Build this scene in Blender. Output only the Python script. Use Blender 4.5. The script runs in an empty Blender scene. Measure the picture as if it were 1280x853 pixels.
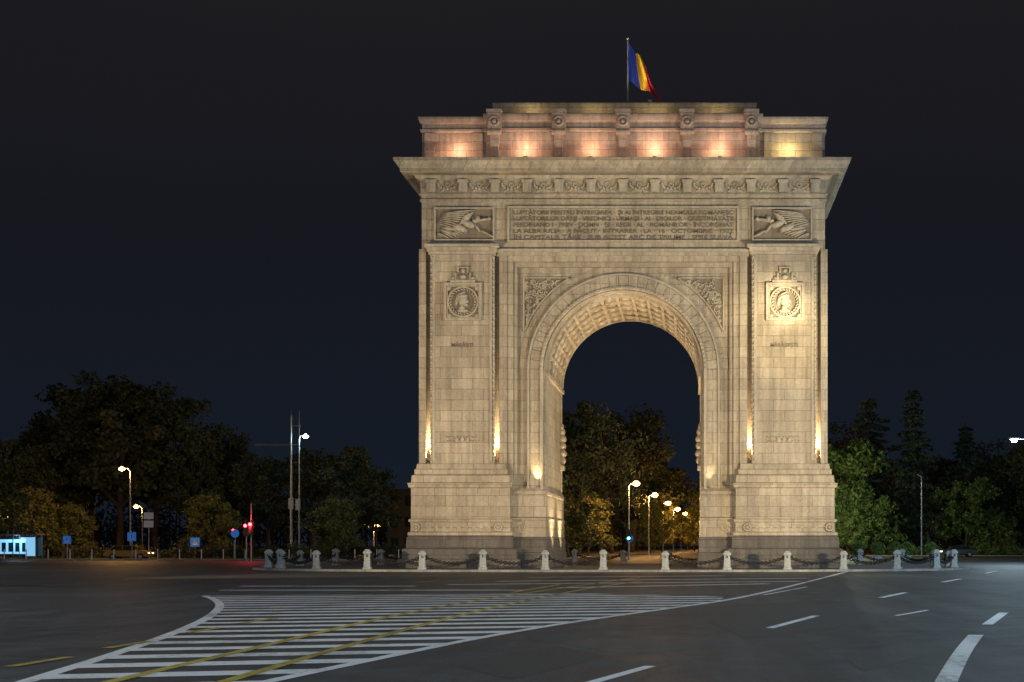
import bpy, math, random
import numpy as np
from mathutils import Vector, Matrix
random.seed(7); np.random.seed(7)
sc = bpy.context.scene
F_ = 1720.0; CH = 1.45; VX = 866.0; HY = 682.0
# survey helpers: metres on the real ground plane / on a vertical plane at distance d
def G(px, py):
    d = CH*F_/(py-HY); return ((px-VX)*d/F_, d)
def W(px, py, d):
    return ((px-VX)*d/F_, CH+(HY-py)*d/F_)

# ---------------------------------------------------------------- materials
def newmat(name):
    m = bpy.data.materials.new(name); m.use_nodes = True
    nt = m.node_tree; nt.nodes.clear()
    out = nt.nodes.new('ShaderNodeOutputMaterial')
    b = nt.nodes.new('ShaderNodeBsdfPrincipled')
    nt.links.new(b.outputs[0], out.inputs[0])
    return m, nt, b
def ramp(nt, stops):
    r = nt.nodes.new('ShaderNodeValToRGB'); e = r.color_ramp.elements
    while len(e) < len(stops): e.new(0.5)
    for i, (p, c) in enumerate(stops):
        e[i].position = p; e[i].color = (c[0], c[1], c[2], 1)
    return r
def noise(nt, vec, scale, detail=4, rough=0.6):
    n = nt.nodes.new('ShaderNodeTexNoise'); n.inputs['Scale'].default_value = scale
    n.inputs['Detail'].default_value = detail; n.inputs['Roughness'].default_value = rough
    if vec is not None: nt.links.new(vec, n.inputs['Vector'])
    return n
def mixc(nt, a, b, fac, mode='MIX'):
    m = nt.nodes.new('ShaderNodeMix'); m.data_type = 'RGBA'; m.blend_type = mode
    for s, v in ((6, a), (7, b), (0, fac)):
        if hasattr(v, 'is_linked') or hasattr(v, 'links'): nt.links.new(v, m.inputs[s])
        elif s == 0: m.inputs[0].default_value = v
        else: m.inputs[s].default_value = (v[0], v[1], v[2], 1)
    return m.outputs[2]
def simple(name, col, rough=0.6, metal=0.0, var=0.25, scale=3.0, bump=0.0):
    m, nt, b = newmat(name)
    tc = nt.nodes.new('ShaderNodeTexCoord')
    n = noise(nt, tc.outputs['Object'], scale)
    r = ramp(nt, [(0.3, [c*(1-var) for c in col]), (0.7, [min(1, c*(1+var)) for c in col])])
    nt.links.new(n.outputs[0], r.inputs[0]); nt.links.new(r.outputs[0], b.inputs['Base Color'])
    b.inputs['Roughness'].default_value = rough; b.inputs['Metallic'].default_value = metal
    if bump:
        bp = nt.nodes.new('ShaderNodeBump'); bp.inputs['Strength'].default_value = bump
        n2 = noise(nt, tc.outputs['Object'], scale*8)
        nt.links.new(n2.outputs[0], bp.inputs['Height']); nt.links.new(bp.outputs[0], b.inputs['Normal'])
    return m
def emis(name, col, st):
    m, nt, b = newmat(name)
    b.inputs['Base Color'].default_value = (*col, 1)
    b.inputs['Emission Color'].default_value = (*col, 1); b.inputs['Emission Strength'].default_value = st
    return m
def stone(name, col, blocks=True, bw=1.25, bh=0.62, dark=0.62):
    m, nt, b = newmat(name)
    tc = nt.nodes.new('ShaderNodeTexCoord'); o = tc.outputs['Object']
    sep = nt.nodes.new('ShaderNodeSeparateXYZ'); nt.links.new(o, sep.inputs[0])
    add = nt.nodes.new('ShaderNodeMath'); nt.links.new(sep.outputs[0], add.inputs[0]); nt.links.new(sep.outputs[1], add.inputs[1])
    cmb = nt.nodes.new('ShaderNodeCombineXYZ'); nt.links.new(add.outputs[0], cmb.inputs[0]); nt.links.new(sep.outputs[2], cmb.inputs[1])
    n1 = noise(nt, o, 0.35, 5); n2 = noise(nt, o, 6.0, 6, 0.7)
    mp = nt.nodes.new('ShaderNodeMapping'); mp.inputs['Scale'].default_value = (2.2, 2.2, 0.12); nt.links.new(o, mp.inputs[0])
    n3 = noise(nt, mp.outputs[0], 1.3, 6, 0.65)
    r1 = ramp(nt, [(0.3, [c*0.80 for c in col]), (0.7, [c*1.14 for c in col])]); nt.links.new(n1.outputs[0], r1.inputs[0])
    r3 = ramp(nt, [(0.34, (dark, dark*.98, dark*.96)), (0.60, (1, 1, 1))]); nt.links.new(n3.outputs[0], r3.inputs[0])
    c = mixc(nt, r1.outputs[0], r3.outputs[0], 0.85, 'MULTIPLY')
    r2 = ramp(nt, [(0.3, (0.76,)*3), (0.7, (1.14,)*3)]); nt.links.new(n2.outputs[0], r2.inputs[0])
    c = mixc(nt, c, r2.outputs[0], 0.9, 'MULTIPLY')
    bp = nt.nodes.new('ShaderNodeBump'); bp.inputs['Strength'].default_value = 0.45; bp.inputs['Distance'].default_value = 0.05
    if blocks:
        br = nt.nodes.new('ShaderNodeTexBrick'); nt.links.new(cmb.outputs[0], br.inputs['Vector'])
        br.inputs['Scale'].default_value = 1.0; br.inputs['Brick Width'].default_value = bw; br.inputs['Row Height'].default_value = bh
        br.inputs['Mortar Size'].default_value = 0.02; br.inputs['Mortar Smooth'].default_value = 0.4
        br.inputs['Color1'].default_value = (0.82, 0.80, 0.78, 1); br.inputs['Color2'].default_value = (1.07, 1.07, 1.06, 1)
        br.inputs['Mortar'].default_value = (0.58, 0.54, 0.5, 1); br.inputs['Bias'].default_value = 0.1
        c = mixc(nt, c, br.outputs[0], 0.9, 'MULTIPLY')
        inv = nt.nodes.new('ShaderNodeMath'); inv.operation = 'MULTIPLY_ADD'; nt.links.new(br.outputs['Fac'], inv.inputs[0])
        inv.inputs[1].default_value = -0.6; nt.links.new(n2.outputs[0], inv.inputs[2])
        nt.links.new(inv.outputs[0], bp.inputs['Height'])
    else:
        nt.links.new(n2.outputs[0], bp.inputs['Height'])
    nt.links.new(bp.outputs[0], b.inputs['Normal']); nt.links.new(c, b.inputs['Base Color'])
    b.inputs['Roughness'].default_value = 0.85
    return m

M = {}
M['stone'] = stone('limestone_blocks', (0.41, 0.352, 0.272))
M['carved'] = stone('carved_limestone', (0.44, 0.382, 0.298), False)
M['reliefshade'] = stone('relief_shade_limestone', (0.23, 0.19, 0.145), False)  # limestone darkened in colour to paint recess shade behind the reliefs
M['pinkstone'] = stone('attic_stone', (0.36, 0.28, 0.24), True, 1.6, 0.5)
M['granite'] = stone('base_granite', (0.135, 0.122, 0.112), True, 1.8, 0.45, 0.6)
M['bollard'] = stone('bollard_stone', (0.36, 0.38, 0.39), False)
M['kerb'] = stone('kerb_stone', (0.30, 0.30, 0.30), True, 1.0, 5.0)
M['iron'] = simple('dark_iron', (0.03, 0.03, 0.032), 0.45, 0.7)
M['pole'] = simple('galvanised_pole', (0.30, 0.32, 0.33), 0.45, 0.4)
M['bark'] = simple('bark', (0.07, 0.05, 0.035), 0.9, 0, 0.4, 4, 0.5)
M['lampbody'] = simple('lamp_housing', (0.12, 0.12, 0.12), 0.5, 0.3)
M['orange'] = emis('sodium_glow', (1.0, 0.42, 0.09), 40)
M['white'] = emis('led_glow', (0.75, 0.9, 1.0), 60)
M['warmglow'] = emis('warm_glow', (1.0, 0.75, 0.42), 14)
M['red'] = emis('red_signal', (1.0, 0.02, 0.03), 40)
M['green'] = emis('green_signal', (0.05, 1.0, 0.5), 25)
M['panelglow'] = emis('lit_panel', (0.3, 0.68, 1.0), 0.7)
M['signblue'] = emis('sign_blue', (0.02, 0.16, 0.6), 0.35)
M['signwhite'] = simple('sign_white', (0.7, 0.7, 0.7), 0.5, 0, .05)
M['glass'] = simple('dark_glass', (0.02, 0.025, 0.03), 0.08, 0, .1)
M['rubber'] = simple('tyre_rubber', (0.02, 0.02, 0.02), 0.85)
M['cardark'] = simple('car_paint_dark', (0.05, 0.06, 0.08), 0.25, 0, .1)
M['caryel'] = simple('car_paint_yellow', (0.35, 0.2, 0.03), 0.3, 0, .05)
M['flagb'] = simple('flag_blue', (0.005, 0.02, 0.22), 0.8, 0, .12)
M['flagy'] = simple('flag_yellow', (0.80, 0.42, 0.01), 0.8, 0, .1)
M['flagr'] = simple('flag_red', (0.60, 0.01, 0.02), 0.8, 0, .1)
M['plaster'] = simple('plaster', (0.06, 0.055, 0.05), 0.9, 0, .2, .6)
M['inscr'] = stone('inscription_stone', (0.19, 0.155, 0.12), False)
def leafmat(name, c1, c2):
    m, nt, b = newmat(name)
    tc = nt.nodes.new('ShaderNodeTexCoord')
    n = noise(nt, tc.outputs['Object'], 0.7, 5)
    r = ramp(nt, [(0.35, c1), (0.65, c2)]); nt.links.new(n.outputs[0], r.inputs[0])
    nt.links.new(r.outputs[0], b.inputs['Base Color']); b.inputs['Roughness'].default_value = 0.7
    return m
M['leaf'] = leafmat('leaf_green', (0.035, 0.046, 0.018), (0.085, 0.09, 0.035))
M['leafy'] = leafmat('leaf_yellowing', (0.08, 0.09, 0.02), (0.18, 0.17, 0.04))
M['leafg'] = leafmat('leaf_fresh', (0.06, 0.11, 0.02), (0.12, 0.18, 0.04))
M['needle'] = leafmat('needles', (0.018, 0.032, 0.022), (0.04, 0.065, 0.04))

def asphalt():
    m, nt, b = newmat('asphalt')
    tc = nt.nodes.new('ShaderNodeTexCoord'); o = tc.outputs['Object']
    big = noise(nt, o, 0.09, 6, 0.65); mid = noise(nt, o, 1.1, 6, 0.7); fine = noise(nt, o, 32, 4, 0.8)
    r = ramp(nt, [(0.3, (0.036, 0.039, 0.042)), (0.5, (0.054, 0.057, 0.061)), (0.72, (0.080, 0.083, 0.088))]); nt.links.new(big.outputs[0], r.inputs[0])
    r2 = ramp(nt, [(0.3, (0.70,)*3), (0.7, (1.3,)*3)]); nt.links.new(mid.outputs[0], r2.inputs[0])
    c = mixc(nt, r.outputs[0], r2.outputs[0], 1.0, 'MULTIPLY')
    r3 = ramp(nt, [(0.32, (0.4,)*3), (0.68, (1.7,)*3)]); nt.links.new(fine.outputs[0], r3.inputs[0])
    c = mixc(nt, c, r3.outputs[0], 1.0, 'MULTIPLY')
    ds = nt.nodes.new('ShaderNodeVectorMath'); ds.operation = 'ADD'
    wn = noise(nt, o, 0.5, 4); nt.links.new(o, ds.inputs[0]); nt.links.new(wn.outputs['Color'], ds.inputs[1])
    vo = nt.nodes.new('ShaderNodeTexVoronoi'); vo.feature = 'DISTANCE_TO_EDGE'; vo.inputs['Scale'].default_value = 0.16
    nt.links.new(ds.outputs[0], vo.inputs['Vector'])
    rc = ramp(nt, [(0.0, (0.4,)*3), (0.007, (1, 1, 1))]); nt.links.new(vo.outputs[0], rc.inputs[0])
    c = mixc(nt, c, rc.outputs[0], 0.85, 'MULTIPLY')
    mp = nt.nodes.new('ShaderNodeMapping'); mp.inputs['Scale'].default_value = (1.2, 0.06, 1); mp.inputs['Rotation'].default_value = (0, 0, 0.5); nt.links.new(o, mp.inputs[0])
    tr = noise(nt, mp.outputs[0], 1.0, 4); rt = ramp(nt, [(0.35, (0.68,)*3), (0.6, (1.16,)*3)]); nt.links.new(tr.outputs[0], rt.inputs[0])
    c = mixc(nt, c, rt.outputs[0], 0.95, 'MULTIPLY')
    nt.links.new(c, b.inputs['Base Color'])
    rr = ramp(nt, [(0.3, (0.52,)*3), (0.7, (0.80,)*3)]); nt.links.new(mid.outputs[0], rr.inputs[0])
    nt.links.new(rr.outputs[0], b.inputs['Roughness']); b.inputs['Specular IOR Level'].default_value = .4
    bp = nt.nodes.new('ShaderNodeBump'); bp.inputs['Strength'].default_value = 0.5; bp.inputs['Distance'].default_value = 0.012
    nt.links.new(fine.outputs[0], bp.inputs['Height']); nt.links.new(bp.outputs[0], b.inputs['Normal'])
    return m
M['asphalt'] = asphalt()
M['patch'] = simple('asphalt_patch', (0.036, 0.038, 0.041), 0.7, 0, .4, 9, .3)
def paint(name, col, lo, hi):
    m, nt, b = newmat(name)
    tc = nt.nodes.new('ShaderNodeTexCoord'); o = tc.outputs['Object']
    n = noise(nt, o, 7.0, 8, 0.8); n2 = noise(nt, o, 0.45, 4)
    mp = nt.nodes.new('ShaderNodeMapping'); mp.inputs['Scale'].default_value = (1.2, 0.06, 1); mp.inputs['Rotation'].default_value = (0, 0, 0.5); nt.links.new(o, mp.inputs[0])
    tr = noise(nt, mp.outputs[0], 1.0, 4)
    ad = nt.nodes.new('ShaderNodeMath'); ad.operation = 'MULTIPLY_ADD'; nt.links.new(n2.outputs[0], ad.inputs[0]); ad.inputs[1].default_value = 0.5; nt.links.new(n.outputs[0], ad.inputs[2])
    a2 = nt.nodes.new('ShaderNodeMath'); a2.operation = 'MULTIPLY_ADD'; nt.links.new(tr.outputs[0], a2.inputs[0]); a2.inputs[1].default_value = 0.5; nt.links.new(ad.outputs[0], a2.inputs[2])
    r = ramp(nt, [(lo-.1, (0.075, 0.076, 0.08)), (lo, [c*.45 for c in col]), (hi, col)])
    a3 = nt.nodes.new('ShaderNodeMath'); a3.operation = 'MULTIPLY'; nt.links.new(a2.outputs[0], a3.inputs[0]); a3.inputs[1].default_value = .75
    nt.links.new(a3.outputs[0], r.inputs[0])
    nt.links.new(r.outputs[0], b.inputs['Base Color']); b.inputs['Roughness'].default_value = 0.7
    return m
M['wpaint'] = paint('road_paint_white', (0.78, 0.80, 0.82), 0.63, 0.75)
M['ypaint'] = paint('road_paint_yellow', (0.56, 0.43, 0.07), 0.65, 0.80)
M['grass'] = simple('grass', (0.045, 0.06, 0.02), 0.9, 0, .4, 2, .6)
M['paving'] = stone('paving', (0.17, 0.165, 0.16), True, 0.6, 0.6)

# ---------------------------------------------------------------- mesh builder
class B:
    def __init__(s): s.v = []; s.f = []; s.m = []; s.sm = []
    def add(s, vs, fs, mi=0, sm=False):
        o = len(s.v); s.v += [tuple(map(float, v)) for v in vs]
        for f in fs: s.f.append(tuple(o+i for i in f)); s.m.append(mi); s.sm.append(sm)
    def box(s, x0, x1, y0, y1, z0, z1, mi=0):
        s.add([(x0,y0,z0),(x1,y0,z0),(x1,y1,z0),(x0,y1,z0),(x0,y0,z1),(x1,y0,z1),(x1,y1,z1),(x0,y1,z1)],
              [(0,3,2,1),(4,5,6,7),(0,1,5,4),(1,2,6,5),(2,3,7,6),(3,0,4,7)], mi)
    def stack(s, x0, x1, y0, y1, prof, mi=0, k=(1,1,1,1)):
        vs = []; fs = []
        for o, z in prof:
            vs += [(x0-o*k[0],y0-o*k[2],z),(x1+o*k[1],y0-o*k[2],z),(x1+o*k[1],y1+o*k[3],z),(x0-o*k[0],y1+o*k[3],z)]
        n = len(prof)
        for i in range(n-1):
            for j in range(4):
                a = i*4+j; b = i*4+(j+1)%4; fs.append((a,b,b+4,a+4))
        fs.append((3,2,1,0)); e = (n-1)*4; fs.append((e,e+1,e+2,e+3))
        s.add(vs, fs, mi)
    def cyl(s, p0, p1, r0, r1=None, n=10, mi=0, sm=True):
        r1 = r0 if r1 is None else r1
        p0 = Vector(p0); p1 = Vector(p1); d = (p1-p0).normalized()
        a = d.orthogonal().normalized(); b = d.cross(a); vs = []
        for p, r in ((p0, r0), (p1, r1)):
            for i in range(n):
                t = 2*math.pi*i/n; vs.append(p+a*r*math.cos(t)+b*r*math.sin(t))
        s.add(vs, [(i,(i+1)%n,n+(i+1)%n,n+i) for i in range(n)], mi, sm)
        s.add(vs, [tuple(range(n-1,-1,-1)), tuple(range(n,2*n))], mi)
    def ell(s, c, r, rot=None, mi=0, n=8, m=6):
        R = rot if rot is not None else Matrix.Identity(3); vs = []; fs = []; c = Vector(c)
        for i in range(1, m):
            p = math.pi*i/m
            for j in range(n):
                t = 2*math.pi*j/n
                vs.append(c+R@Vector((r[0]*math.sin(p)*math.cos(t), r[1]*math.sin(p)*math.sin(t), r[2]*math.cos(p))))
        vs.append(c+R@Vector((0,0,r[2]))); vs.append(c+R@Vector((0,0,-r[2])))
        for i in range(m-2):
            for j in range(n):
                a = i*n+j; b = i*n+(j+1)%n; fs.append((a,a+n,b+n,b))
        T = (m-1)*n
        for j in range(n): fs.append((T, j, (j+1)%n)); fs.append((T+1, (m-2)*n+(j+1)%n, (m-2)*n+j))
        s.add(vs, fs, mi, True)
    def torus(s, c, R, r, ax='y', n=20, m=6, mi=0, a0=0, a1=2*math.pi):
        vs = []; fs = []; full = abs(a1-a0-2*math.pi) < 1e-6; nn = n if full else n+1
        for i in range(nn):
            t = a0+(a1-a0)*i/n
            for j in range(m):
                p = 2*math.pi*j/m; rr = R+r*math.cos(p); q = r*math.sin(p)
                if ax == 'y': v = (c[0]+rr*math.cos(t), c[1]+q, c[2]+rr*math.sin(t))
                elif ax == 'z': v = (c[0]+rr*math.cos(t), c[1]+rr*math.sin(t), c[2]+q)
                else: v = (c[0]+q, c[1]+rr*math.cos(t), c[2]+rr*math.sin(t))
                vs.append(v)
        for i in range(n):
            i2 = (i+1) % nn
            for j in range(m): fs.append((i*m+j, i2*m+j, i2*m+(j+1)%m, i*m+(j+1)%m))
        s.add(vs, fs, mi, True)
    def arc(s, r0, r1, y0, y1, cz, a0=0, a1=math.pi, n=32, mi=0):
        vs = []; fs = []
        for i in range(n+1):
            t = a0+(a1-a0)*i/n; c, q = math.cos(t), math.sin(t)
            vs += [(r0*c,y0,cz+r0*q),(r1*c,y0,cz+r1*q),(r1*c,y1,cz+r1*q),(r0*c,y1,cz+r0*q)]
        for i in range(n):
            a = i*4; b = a+4
            for j in range(4): fs.append((a+j, a+(j+1)%4, b+(j+1)%4, b+j))
        fs += [(0,1,2,3), (n*4+3,n*4+2,n*4+1,n*4)]
        s.add(vs, fs, mi)
    def prism(s, poly, y0, y1, mi=0):
        n = len(poly)
        vs = [(x,y0,z) for x,z in poly]+[(x,y1,z) for x,z in poly]
        s.add(vs, [tuple(range(n)), tuple(range(2*n-1,n-1,-1))]+[(i,n+i,n+(i+1)%n,(i+1)%n) for i in range(n)], mi)
    def obj(s, name, mats, parent=None, loc=(0,0,0), rot=(0,0,0), mirror_y=None, recalc=True):
        v = s.v; f = s.f
        if mirror_y is not None:
            v = [(-x, mirror_y-y, z) for x,y,z in v]
        me = bpy.data.meshes.new(name); me.from_pydata(v, [], f)
        for m in mats: me.materials.append(M[m] if isinstance(m, str) else m)
        me.polygons.foreach_set('material_index', s.m); me.polygons.foreach_set('use_smooth', s.sm)
        if recalc:
            import bmesh
            bm = bmesh.new(); bm.from_mesh(me); bmesh.ops.recalc_face_normals(bm, faces=bm.faces); bm.to_mesh(me); bm.free()
        me.update()
        o = bpy.data.objects.new(name, me); sc.collection.objects.link(o)
        o.location = loc; o.rotation_euler = rot
        if parent: o.parent = parent
        return o
def empty(name, loc=(0,0,0), rot=(0,0,0)):
    e = bpy.data.objects.new(name, None); sc.collection.objects.link(e); e.location = loc; e.rotation_euler = rot; e.empty_display_size = 0.5
    return e
def light(name, kind, loc, energy, col, parent=None, target=None, size=0.1, angle=60, blend=0.6):
    l = bpy.data.lights.new(name, kind); l.energy = energy; l.color = col
    l.shadow_soft_size = size
    if kind == 'SPOT': l.spot_size = math.radians(angle); l.spot_blend = blend
    o = bpy.data.objects.new(name, l); sc.collection.objects.link(o); o.location = loc
    if parent: o.parent = parent
    if target is not None:
        o.rotation_euler = (Vector(target)-Vector(loc)).to_track_quat('-Z', 'Y').to_euler()
    return o

# ================================================================ TRIUMPHAL ARCH
AX, AY = -4.05, 80.0
arch = empty('triumphal_arch', (AX, AY, 0))
R0 = 4.57; SPR = 11.72; DEP = 11.5
core = B()
def inv_u(hw, r, z0, z1, cz, n=40):
    p = [(-hw, z0), (-hw, z1), (hw, z1), (hw, z0), (r, z0)]
    p += [(r*math.cos(math.pi*i/n), cz+r*math.sin(math.pi*i/n)) for i in range(n+1)]
    p += [(-r, z0)]
    return p
core.prism(inv_u(11.75, R0, 0.12, 21.9, SPR), 0.6, DEP-0.6)
for sx in (-1, 1):
    x0, x1 = (-11.9, -6.9) if sx < 0 else (6.9, 11.9)
    core.stack(x0, x1, 0.0, DEP, [(1.0,0.14),(1.0,0.62),(0.96,0.66),(0.8,0.68),(0.8,1.2),(0.76,1.25),(0.6,1.3),(0.58,1.9),(0.46,2.02)], 1)
    core.stack(x0, x1, 0.0, DEP, [(0.52,2.03),(0.52,2.2),(0.38,2.25),(0.38,2.78),(0.48,2.82),(0.48,2.95),(0.36,3.0),(0.36,4.75),(0.48,4.82),(0.54,5.05),(0.36,5.1),(0.33,5.5),(0.2,5.56),(0.2,5.85),(0.12,5.9),(0.06,6.2)], 0)
    xi0, xi1 = (-6.9, -R0) if sx < 0 else (R0, 6.9)
    k = (0, .3, 1, 1) if sx < 0 else (.3, 0, 1, 1)
    core.stack(xi0, xi1, 0.45, DEP-0.45, [(0.9,0.14),(0.9,0.5),(0.7,0.54),(0.7,1.0),(0.5,1.05),(0.5,1.7),(0.35,1.95)], 1, k)
    core.stack(xi0, xi1, 0.45, DEP-0.45, [(0.3,1.96),(0.3,2.9),(0.36,2.95),(0.36,3.05),(0.22,3.1),(0.22,4.4),(0.3,4.45),(0.3,4.6),(0.08,4.8)], 0, k)
for sx in (-1, 1):
    for yy in (0.9, DEP-1.9):
        xx = sx*11.72
        core.box(min(xx, xx+sx*0.17), max(xx, xx+sx*0.17), yy, yy+1.0, 6.15, 18.7, 0)
core.stack(-11.75, 11.75, 0.2, DEP-0.2, [(0.0,18.72),(0.0,21.45),(0.09,21.48),(0.09,21.62),(0.0,21.66),(0.0,21.8),(0.14,21.86),(0.14,21.93),(0.06,21.96),(0.06,22.66),(0.16,22.7),(0.30,22.8),(0.36,22.92),(1.05,22.98),(1.05,23.16),(1.12,23.2),(1.2,23.36),(1.34,23.5),(1.38,23.6),(1.38,23.7),(0.8,23.76)], 0)
core.obj('body', ['stone', 'granite'], arch)
att = B()
att.stack(-11.75, 11.75, 0.35, DEP-0.35, [(0.1,23.7),(0.1,24.0),(0.0,24.05),(0.0,25.55),(0.1,25.6),(0.1,25.72),(0.0,25.76),(0.0,26.05),(0.12,26.1),(0.2,26.3),(0.2,26.42),(0.05,26.5)])
att.stack(-7.95, 7.95, 0.05, DEP-0.05, [(0.1,23.72),(0.1,24.0),(0.0,24.06),(0.0,25.5),(0.12,25.55),(0.12,25.7),(0.0,25.75),(0.0,26.1),(0.12,26.16),(0.18,26.36),(0.18,26.52),(0.0,26.6)])
att.stack(-7.75, 7.75, 1.9, DEP-1.9, [(0,26.5),(0,27.35),(0.08,27.4),(0.12,27.65),(0.12,27.76),(0,27.82)])
att.obj('attic', ['pinkstone'], arch)

Fb = B()   # facade parts, both faces
for sx in (-1, 1):
    def bx(a, b, y0, y1, z0, z1, mi=0):
        x0, x1 = sorted((sx*a, sx*b)); Fb.box(x0, x1, y0, y1, z0, z1, mi)
    bx(11.9, 11.5, 0.14, 0.7, 6.1, 18.7)
    bx(11.08, 7.62, 0.0, 0.7, 6.12, 18.36)
    bx(11.085, 10.94, -0.05, 0.1, 6.4, 18.2, 1); bx(7.76, 7.615, -0.05, 0.1, 6.4, 18.2, 1)
    for xr in (11.15, 7.55):
        Fb.cyl((sx*xr, 0.1, 6.2), (sx*xr, 0.1, 18.36), 0.08, n=8, mi=1)
        z = 6.3
        while z < 18.2:
            Fb.ell((sx*xr, 0.05, z), (0.1, 0.12, 0.12), mi=1, n=6, m=4); z += 0.34
    bx(11.3, 7.4, -0.14, 0.5, 18.37, 18.52, 1); bx(11.38, 7.32, -0.26, 0.5, 18.53, 18.74, 1); bx(11.5, 7.2, -0.42, 0.5, 18.75, 18.9, 1)
    bx(11.35, 7.35, -0.05, 0.5, 18.91, 19.03, 1)
    bx(7.22, 6.78, 0.12, 0.7, 4.7, 18.316); bx(6.77, 6.42, 0.24, 0.7, 4.7, 17.996); bx(6.41, 6.2, 0.36, 0.7, 4.7, 17.696)
    bx(5.62, 5.5, 0.34, 0.7, 4.6, SPR, 1); bx(5.49, 4.88, 0.42, 0.7, 4.6, SPR, 0); bx(4.87, 4.7, 0.30, 0.7, 4.6, SPR, 1)
    for xb in (11.95, 7.2):
        Fb.torus((sx*xb, -0.44, 2.5), 0.2, 0.07, 'y', 12, 5, 1); Fb.ell((sx*xb, -0.44, 2.5), (0.14, 0.14, 0.14), mi=1)
    Fb.torus((sx*5.9, 0.12, 2.5), 0.16, 0.05, 'y', 12, 5, 1)
    for i in range(9):
        bx(11.3-0.43*i, 11.3-0.43*i-0.2, -0.42, 0, 2.44, 2.56, 1)
Fb.box(-7.34, 7.34, 0.12, 0.7, 18.32, 18.525); Fb.box(-6.775, 6.775, 0.24, 0.7, 18.0, 18.315); Fb.box(-6.415, 6.415, 0.36, 0.7, 17.7, 17.995)
Fb.box(-7.31, 7.31, -0.02, 0.7, 18.53, 18.7, 1)
Fb.arc(5.5, 5.62, 0.34, 0.7, SPR, mi=1, n=48)
nv = 29
for i in range(nv):
    a0 = math.pi*i/nv; a1 = math.pi*(i+1)/nv; g = 0.0022
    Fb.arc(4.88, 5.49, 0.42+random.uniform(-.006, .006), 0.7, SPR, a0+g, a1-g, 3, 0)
Fb.arc(4.7, 4.87, 0.30, 0.7, SPR, mi=1, n=48)
Fb.arc(4.58, 4.66, 0.5, 1.2, SPR, mi=1, n=48)
for i in range(19):
    a0 = math.pi*i/19; a1 = math.pi*(i+1)/19; g = 0.0016
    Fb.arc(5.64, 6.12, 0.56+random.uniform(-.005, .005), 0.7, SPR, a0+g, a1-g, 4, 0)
for i in range(60):
    t = math.pi*(i+.5)/60; Fb.ell((4.785*math.cos(t), 0.29, SPR+4.785*math.sin(t)), (.07,.06,.07), mi=1, n=6, m=4)
# spandrel reliefs
for sx in (-1, 1):
    z1 = 17.0
    arcp = []
    for k in range(13):
        t = math.asin((13.95-SPR)/6.22)+(math.acos(3.05/6.22)-math.asin((13.95-SPR)/6.22))*k/12
        arcp.append((sx*6.22*math.cos(t), SPR+6.22*math.sin(t)))
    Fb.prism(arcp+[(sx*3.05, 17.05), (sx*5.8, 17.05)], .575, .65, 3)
    for i in range(70):
        for _ in range(40):
            x = random.uniform(3.15, 5.7); z = random.uniform(14.1, z1-.1)
            if math.hypot(x, z-SPR) > 6.3: break
        else: continue
        r = random.uniform(.09, .17)
        if i % 2: Fb.torus((sx*x, 0.54, z), r, .05, 'y', 10, 4, 1, random.uniform(0, 2), random.uniform(4, 6))
        else: Fb.ell((sx*x, 0.56, z), (r, .1, r*.45), Matrix.Rotation(random.uniform(0, 3), 3, 'Y'), 1, 6, 4)
    xs0, xs1 = sorted((sx*5.88, sx*5.8)); Fb.box(xs0, xs1, .48, .7, 13.95, 17.06, 1)
    xs0, xs1 = sorted((sx*5.88, sx*3.0)); Fb.box(xs0, xs1, .48, .7, 17.07, 17.14, 1)
    Fb.arc(6.2, 6.27, .48, .7, SPR, *((math.asin((13.95-SPR)/6.22), math.acos(3.0/6.22)) if sx > 0 else (math.pi-math.acos(3.0/6.22), math.pi-math.asin((13.95-SPR)/6.22))), 14, 1)
# frieze under the cornice
xb = -11.16
while xb < 11.3:
    Fb.box(xb-.24, xb+.24, -0.12, 0.2, 21.99, 22.69, 1)
    Fb.box(xb-.3, xb+.3, -0.2, 0.1, 22.5, 22.685, 1)
    if xb < 11.0:
        c = xb+.93
        for k in range(9):
            t = math.pi*k/8; Fb.ell((c-.55*math.cos(t), .12, 22.5-.26*math.sin(t)), (.1, .09, .11), mi=1, n=6, m=4)
        Fb.torus((c, .1, 22.45), .13, .05, 'y', 10, 4, 1)
        for k in (-1, 1): Fb.ell((c+k*.3, .13, 22.12), (.2, .08, .06), Matrix.Rotation(.5*k, 3, 'Y'), 1, 6, 4)
    xb += 1.86
Fb.box(-6.75, 6.75, 0.04, 0.22, 21.08, 21.2, 1); Fb.box(-6.75, 6.75, 0.04, 0.22, 19.1, 19.22, 1)
Fb.box(-6.75, -6.63, 0.043, 0.22, 19.222, 21.078, 1); Fb.box(6.63, 6.75, 0.043, 0.22, 19.222, 21.078, 1)
def ry(a): return Matrix.Rotation(a, 3, 'Y')
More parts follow.
